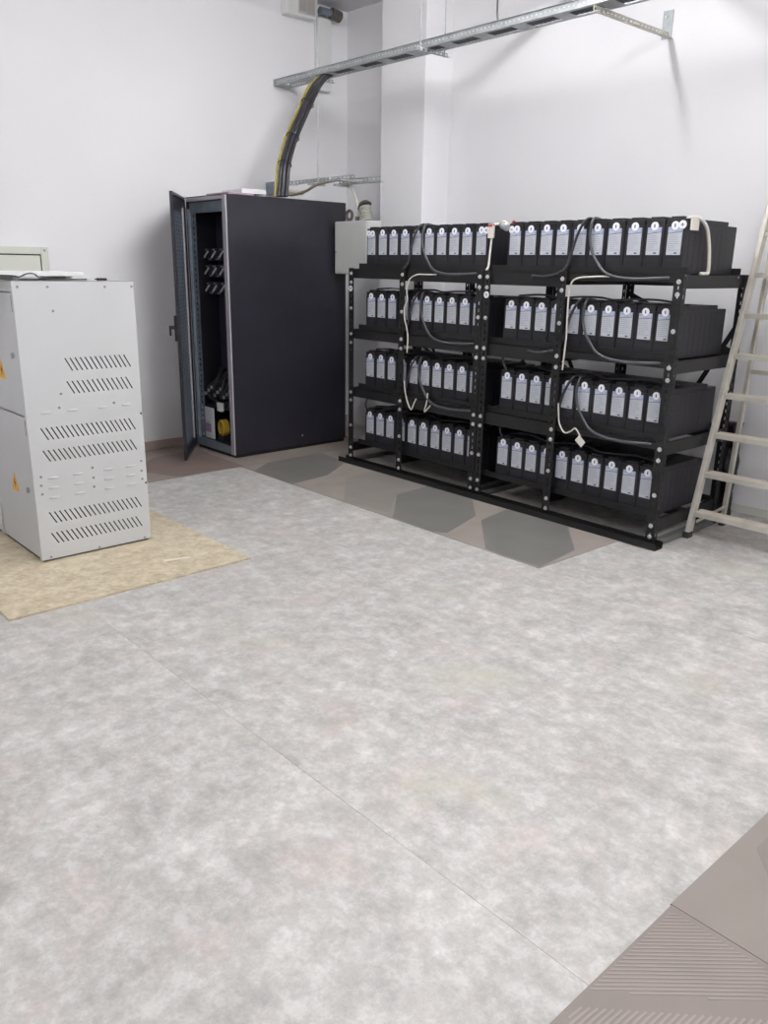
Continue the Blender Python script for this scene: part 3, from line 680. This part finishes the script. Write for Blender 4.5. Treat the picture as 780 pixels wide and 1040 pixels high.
# black film roll behind the ladder foot
fmb = MB(); n = 20; lay = 14; vs = []; fs = []
for i in range(lay):
    z = .004+.62*i/(lay-1); r0 = .050*(1-.25*abs(i/(lay-1)-.4))
    for k in range(n):
        a = 2*math.pi*k/n; r = r0*(1+.16*math.sin(3*a+i*.9)+.08*math.sin(7*a-i*1.7))
        vs.append((-2.275+r*1.1*math.cos(a), 4.975+.02*(i/(lay-1))+r*1.1*math.sin(a), z))
for i in range(lay-1):
    for k in range(n): fs.append((i*n+k, i*n+(k+1)%n, (i+1)*n+(k+1)%n, (i+1)*n+k))
fs += [tuple(range(n))[::-1], tuple(range((lay-1)*n, lay*n))]
tag(fmb.add(vs, fs).build('film_roll', M['film'], smooth=True, origin=(-2.275,4.975,.004)), 'crumpled glossy black plastic roll standing behind the stepladder foot', 'roll')

# ------------------------------------------------------------------ stepladder
t = thing('stepladder', 'dusty aluminium stepladder standing at the right end of the racks', 'ladder', (-2.0, 4.7, 0))
LX0, LX1, HT = -2.215, -1.70, 2.05
fyf = lambda z: 4.448+.258*z
ryf = lambda z: 4.842+.085*z
for x in (LX0, LX1):
    s = sub(t, MB().bar((x, fyf(.03), .03), (x, fyf(HT), HT), .026, .052, up=(0,1,0)), 'front_stile', M['alu'], bevel=.003)
    sub(s, MB().box(x-.018, x+.018, fyf(0)-.028, fyf(0)+.03, 0, .035), 'rubber_foot', M['rubber'], bevel=.004)
    xr = x+(.018 if x == LX0 else -.018)
    s = sub(t, MB().bar((xr, ryf(.03), .03), (xr, ryf(HT), HT), .024, .034, up=(0,1,0)), 'rear_stile', M['alu'], bevel=.003)
    sub(s, MB().box(xr-.016, xr+.016, ryf(0)-.02, ryf(0)+.022, 0, .035), 'rubber_foot', M['rubber'], bevel=.004)
for z in (.156, .385, .612, .838, 1.063, 1.290, 1.515, 1.742):
    y = fyf(z)
    tr_ = sub(t, MB().box(LX0+.012, LX1-.012, y-.018, y+.078, z-.004, z+.0), 'tread', M['aluworn'])
    sub(tr_, MB().box(LX0+.012, LX1-.012, y-.020, y-.016, z-.026, z+.001), 'tread_lip', M['alu'])
    ribs = MB()
    for k in range(5): ribs.box(LX0+.014, LX1-.014, y-.006+.017*k, y+.001+.017*k, z, z+.0014)
    sub(tr_, ribs, 'tread_ribs', M['aluworn'])
    sub(t, MB().bar((LX0+.013, y+.0, z-.02), (LX0+.013, y+.06, z-.005), .003, .02), 'gusset', M['alu'])
for z in (.30, .95, 1.6):
    sub(t, MB().bar((LX0+.02, ryf(z), z), (LX1-.02, ryf(z), z), .02, .025), 'rear_crossbar', M['alu'])
sub(t, MB().box(LX0-.02, LX1+.02, fyf(HT)-.04, ryf(HT)+.03, HT, HT+.03), 'top_cap', M['rubber'], bevel=.005)
sub(t, MB().bar((LX0+.03, fyf(.12), .10), (LX0+.03, ryf(.10), .13), .004, .018), 'spreader', M['alu'])

# ------------------------------------------------------------------ overhead cable tray
TZ, TY0, TY1, TX0, TX1 = 2.97, 4.412, 4.572, XW+.005, -1.2
t = thing('cable_tray', 'long galvanised perforated cable tray hung across the top of the room', 'tray', (-3.8, 4.49, TZ))
sub(t, MB().perf((TX0, TY0, TZ), (1,0,0), (0,0,1), TX1-TX0, .045, .034, .012, .007, (.5,), .0015).box(TX0,TX1,TY0-.010,TY0,TZ+.043,TZ+.045), 'side_rail', M['galv'], label='near perforated side rail')
sub(t, MB().perf((TX0, TY1, TZ), (1,0,0), (0,0,1), TX1-TX0, .045, .034, .014, .010, (.42,), .0015), 'side_rail', M['galv'], label='far perforated side rail')
sub(t, MB().box(TX0,TX1,TY0,TY0+.028,TZ,TZ+.002), 'bottom_flange', M['galv'])
sub(t, MB().box(TX0,TX1,TY1-.022,TY1,TZ,TZ+.002), 'bottom_flange', M['galv'])
x = TX0
while x < TX1-.1:
    sub(t, MB().box(x, x+.11, TY0+.002, TY1-.002, TZ-.0005, TZ+.0025), 'rung', M['galv']); x += .32
sub(t, MB().box(TX0-.003,TX0+.035,TY0-.004,TY0+.004,TZ-.002,TZ+.046), 'end_cap', M['galv'])
def strut(mb, a, axis, L, w=.03):
    a = Vector(a); u = Vector(axis)
    side = Vector((0,0,1)) if abs(u.z) < .5 else Vector((1,0,0))
    lat = u.cross(side).normalized()
    mb.perf(a-side*w/2, u, side, L, w, .04, .018, .011, (.5,), .002)
    mb.perf(a-side*w/2, u, lat, L, w, .04, .018, .011, (.5,), .002)
    return mb
# hanger cross arms under the tray with threaded rods to the ceiling
for (x, ya, yb, rods), wd in (((-4.52, 4.33, 4.63, (4.36, 4.60)), 'above the left rack'), ((-5.78, 4.38, 4.60, (4.44,)), 'near the left wall')):
    h = thing('tray_hanger', 'galvanised cross arm and threaded rods holding the cable tray ' + wd, 'bracket', (x, ya, 2.94), 'tray hangers')
    sub(h, strut(MB(), (x, ya, 2.952), (0,1,0), yb-ya, .026), 'cross_arm', M['galv'])
    for y in rods: sub(h, MB().cyl((x, y, 2.935 if x > -5 else 2.15), (x, y, ZC), .0042, 8), 'threaded_rod', M['galv'])
t = thing('wall_bracket', 'perforated galvanised bracket arm from the cable tray to the right wall', 'bracket', (-3.149, 5.2, 2.94))
sub(t, strut(MB(), (-3.149, 4.40, 2.948), (0,1,0), YW-4.403, .036), 'arm', M['alu'])
sub(t, MB().box(-3.195, -3.125, YW-.006, YW, 2.93, 3.09), 'wall_plate', M['galv'], bevel=.002)
sub(t, MB().cyl((-3.172, YW-.012, 3.055), (-3.172, YW-.006, 3.055), .011, 6).cyl((-3.16, YW-.016, 2.95),(-3.16, YW-.006, 2.95),.014,6), 'bolt', M['zinc'])
cab([(-3.98,4.60,ZC),(-3.985,4.55,3.40),(-3.96,4.50,3.18),(-3.92,4.46,3.05),(-3.90,4.46,2.985)], .0065, 'cable', 'cable', 'thin dark cable dropping from the ceiling into the tray')

# cable bundle rising from the black cabinet into the tray
t = thing('cable_bundle', 'thick bundle of black and yellow-green cables rising from black cabinet to tray', 'cables', (-5.53, 3.9, ch+.004))
ctr = [(-5.527,3.90,ch+.005),(-5.535,3.92,2.12),(-5.556,3.955,2.26),(-5.621,4.08,2.47),(-5.693,4.28,2.74),(-5.715,4.39,2.89),(-5.70,4.47,2.975),(-5.58,4.49,2.985)]
offs = [(-.024,-.008),(-.008,.012),(.010,-.010),(.024,.008),(.002,.026),(-.014,-.026),(.018,-.030)]
for k, (a, b) in enumerate(offs):
    P = [(q[0]+a*.9, q[1]+a*.5+b*.8, q[2]+(b*.25 if i > 4 else 0)) for i, q in enumerate(ctr[:-2])]
    P += [(-5.66+a*.5, 4.485+b*1.2, 2.986), (-5.5, 4.485+b*1.3, 2.986), (-4.6, 4.49+b*1.3, 2.986), (-1.9+a*8, 4.49+b*1.3, 2.986)]
    sub(t, MB().tube(P, .0145, 10, 7), 'cable', M['cable'], smooth=True)
for a, b in ((-.046,-.030),(-.050,-.010)):
    P = [(q[0]+a*.9, q[1]+a*.5+b*.8, q[2]) for q in ctr[:-2]] + [(-5.66, 4.45, 2.99), (-5.3, 4.45, 2.985)]
    sub(t, MB().tube(P, .0062, 8, 7), 'earth_cable', M['yg'], smooth=True, label='yellow-green earth cable')
for z in (2.26, 2.47, 2.74):
    q = [c_ for c_ in ctr if abs(c_[2]-z) < .01][0]
    i = ctr.index(q); d = Vector(ctr[i+1])-Vector(ctr[i-1])
    sub(t, MB().torus((q[0]-.004, q[1]-.004, q[2]), d, .050, .0035, 24, 6), 'cable_tie', M['rubber'])

# lower small tray / strut assembly behind the black cabinet
t = thing('strut_frame', 'small galvanised strut frame hung behind the top of the black cabinet', 'frame', (-5.6, 4.42, 2.15))
sub(t, MB().perf((-6.34,4.36,2.165),(1,0,0),(0,0,1),1.13,.032,.05,.022,.012,(.5,),.0015).box(-6.34,-5.21,4.36,4.39,2.195,2.197), 'rail', M['galv'])
sub(t, MB().perf((-5.50,4.44,2.140),(1,0,0),(0,0,1),.50,.040,.05,.030,.014,(.5,),.0015).box(-5.50,-5.0,4.44,4.475,2.138,2.140), 'rail', M['galv'])
sub(t, MB().box(-6.34,-6.22,4.30,4.34,2.10,2.20), 'end_bracket', M['bluegrey'], bevel=.002)
sub(t, MB().box(-5.79,-5.76,4.34,4.50,2.150,2.165).box(-5.45,-5.42,4.34,4.50,2.125,2.140), 'cross_arm', M['galv'])
cab([(-6.20,4.34,2.13),(-6.05,4.33,2.09),(-5.95,4.32,2.085),(-5.80,4.33,2.105),(-5.66,4.35,2.15),(-5.45,4.40,2.178)], .012, 'tan', 'cable', 'tan cable sagging from the strut frame behind the black cabinet', None)
cab([(-6.25,4.36,2.16),(-6.1,4.34,2.125),(-5.92,4.33,2.10),(-5.86,4.34,2.09)], .016, 'whitecable', 'hose', 'cream conduit stub beside the cable bundle', None, cat='hose')
cab([(-5.62,4.40,2.175),(-5.48,4.42,2.180),(-5.40,4.45,2.15),(-5.365,4.48,2.08),(-5.36,4.51,1.99),(-5.37,4.52,1.90)], .011, 'whitecable', 'cable', 'pale cable dropping from the strut frame to the wall box')
cab([(-6.0,4.38,2.165),(-5.85,4.375,2.185),(-5.6,4.38,2.18),(-5.4,4.42,2.165),(-5.15,4.455,2.16)], .007, 'whitecable', 'cable', 'thin white cable lying along the strut frame')

# grey junction box bracketed to the side of the black cabinet, behind the rack end
t = thing('junction_box', 'grey metal junction box between the black cabinet and the left rack end', 'box', (-5.37, 4.52, 1.453))
sub(t, MB().box(-5.573,-5.164,4.458,4.600,1.453,1.865), 'box_body', M['boxgrey'], bevel=.004)
sub(t, MB().box(-5.569,-5.168,4.448,4.458,1.457,1.861), 'box_cover', M['boxgrey'], bevel=.003)
sub(t, MB().cyl((-5.552,4.442,1.625),(-5.552,4.448,1.625),.009,10), 'lock', M['screw'])
sub(t, MB().box(-5.612,-5.573,4.50,4.56,1.50,1.53).box(-5.612,-5.573,4.50,4.56,1.78,1.81), 'mounting_bracket', M['steelgrey'])
sub(t, MB().torus((-5.466,4.517,1.913),(0,1,0),.036,.013,24,8).box(-5.50,-5.43,4.50,4.53,1.865,1.872), 'lifting_ring', M['gland'], label='dark ring on top of the box')
rb = MB(); q0 = Vector((-5.262,4.53,1.865)); ax = Vector((-.25,0,1)).normalized()
for k in range(6):
    rb.cyl(q0+ax*(.019*k), q0+ax*(.019*k+.012), .054, 20, .050).cyl(q0+ax*(.019*k+.011), q0+ax*(.019*k+.020), .045, 20)
sub(t, rb, 'ribbed_hose', M['ribhose'], label='grey ribbed hose end')
sub(t, MB().cyl(q0+ax*.116, q0+ax*.142+Vector((-.010,0,0)), .060, 20, .040), 'hose_cap', M['gland'])
sub(t, MB().cyl((-5.37,4.52,1.865),(-5.37,4.52,1.90),.018,12), 'cable_gland', M['gland'])

# box and duct under the ceiling on the left wall
t = thing('control_box', 'white plastic control box with tinted windows under the ceiling at top left', 'box', (XW, 4.65, 3.5))
sub(t, MB().box(XW,XW+.10,4.50,4.80,3.515,ZC-.002), 'housing', M['plastic'], bevel=.012)
sub(t, MB().box(XW+.10,XW+.106,4.62,4.69,3.555,ZC-.01), 'window', M['winred'])
sub(t, MB().box(XW+.10,XW+.106,4.70,4.775,3.545,ZC-.01), 'window', M['winred'])
sub(t, MB().box(XW+.098,XW+.103,4.61,4.785,3.535,ZC-.006), 'window_bezel', M['boxgrey'])
t = thing('wall_duct', 'white boxed duct with dark pipe stub in the room corner at top', 'duct', (XW, 4.91, 2.98))
sub(t, MB().box(XW,XW+.07,4.845,4.985,2.99,3.56), 'duct_cover', M['plastic'], bevel=.006)
sub(t, MB().cyl((XW+.09,4.84,3.60),(XW+.09,4.98,3.60),.030,18), 'pipe', M['bluegrey'])
sub(t, MB().cyl((XW+.09,4.96,3.60),(XW+.09,5.06,3.585),.046,20), 'pipe_end', M['gland'], bevel=.004)
sub(t, MB().cyl((XW+.001,5.0,3.31),(XW+.01,5.0,3.31),.010,8), 'screw', M['gland'])
SC['_done'] = 1
for o in bpy.data.objects:
    if '_o' in o: del o['_o']
del SC['_done']
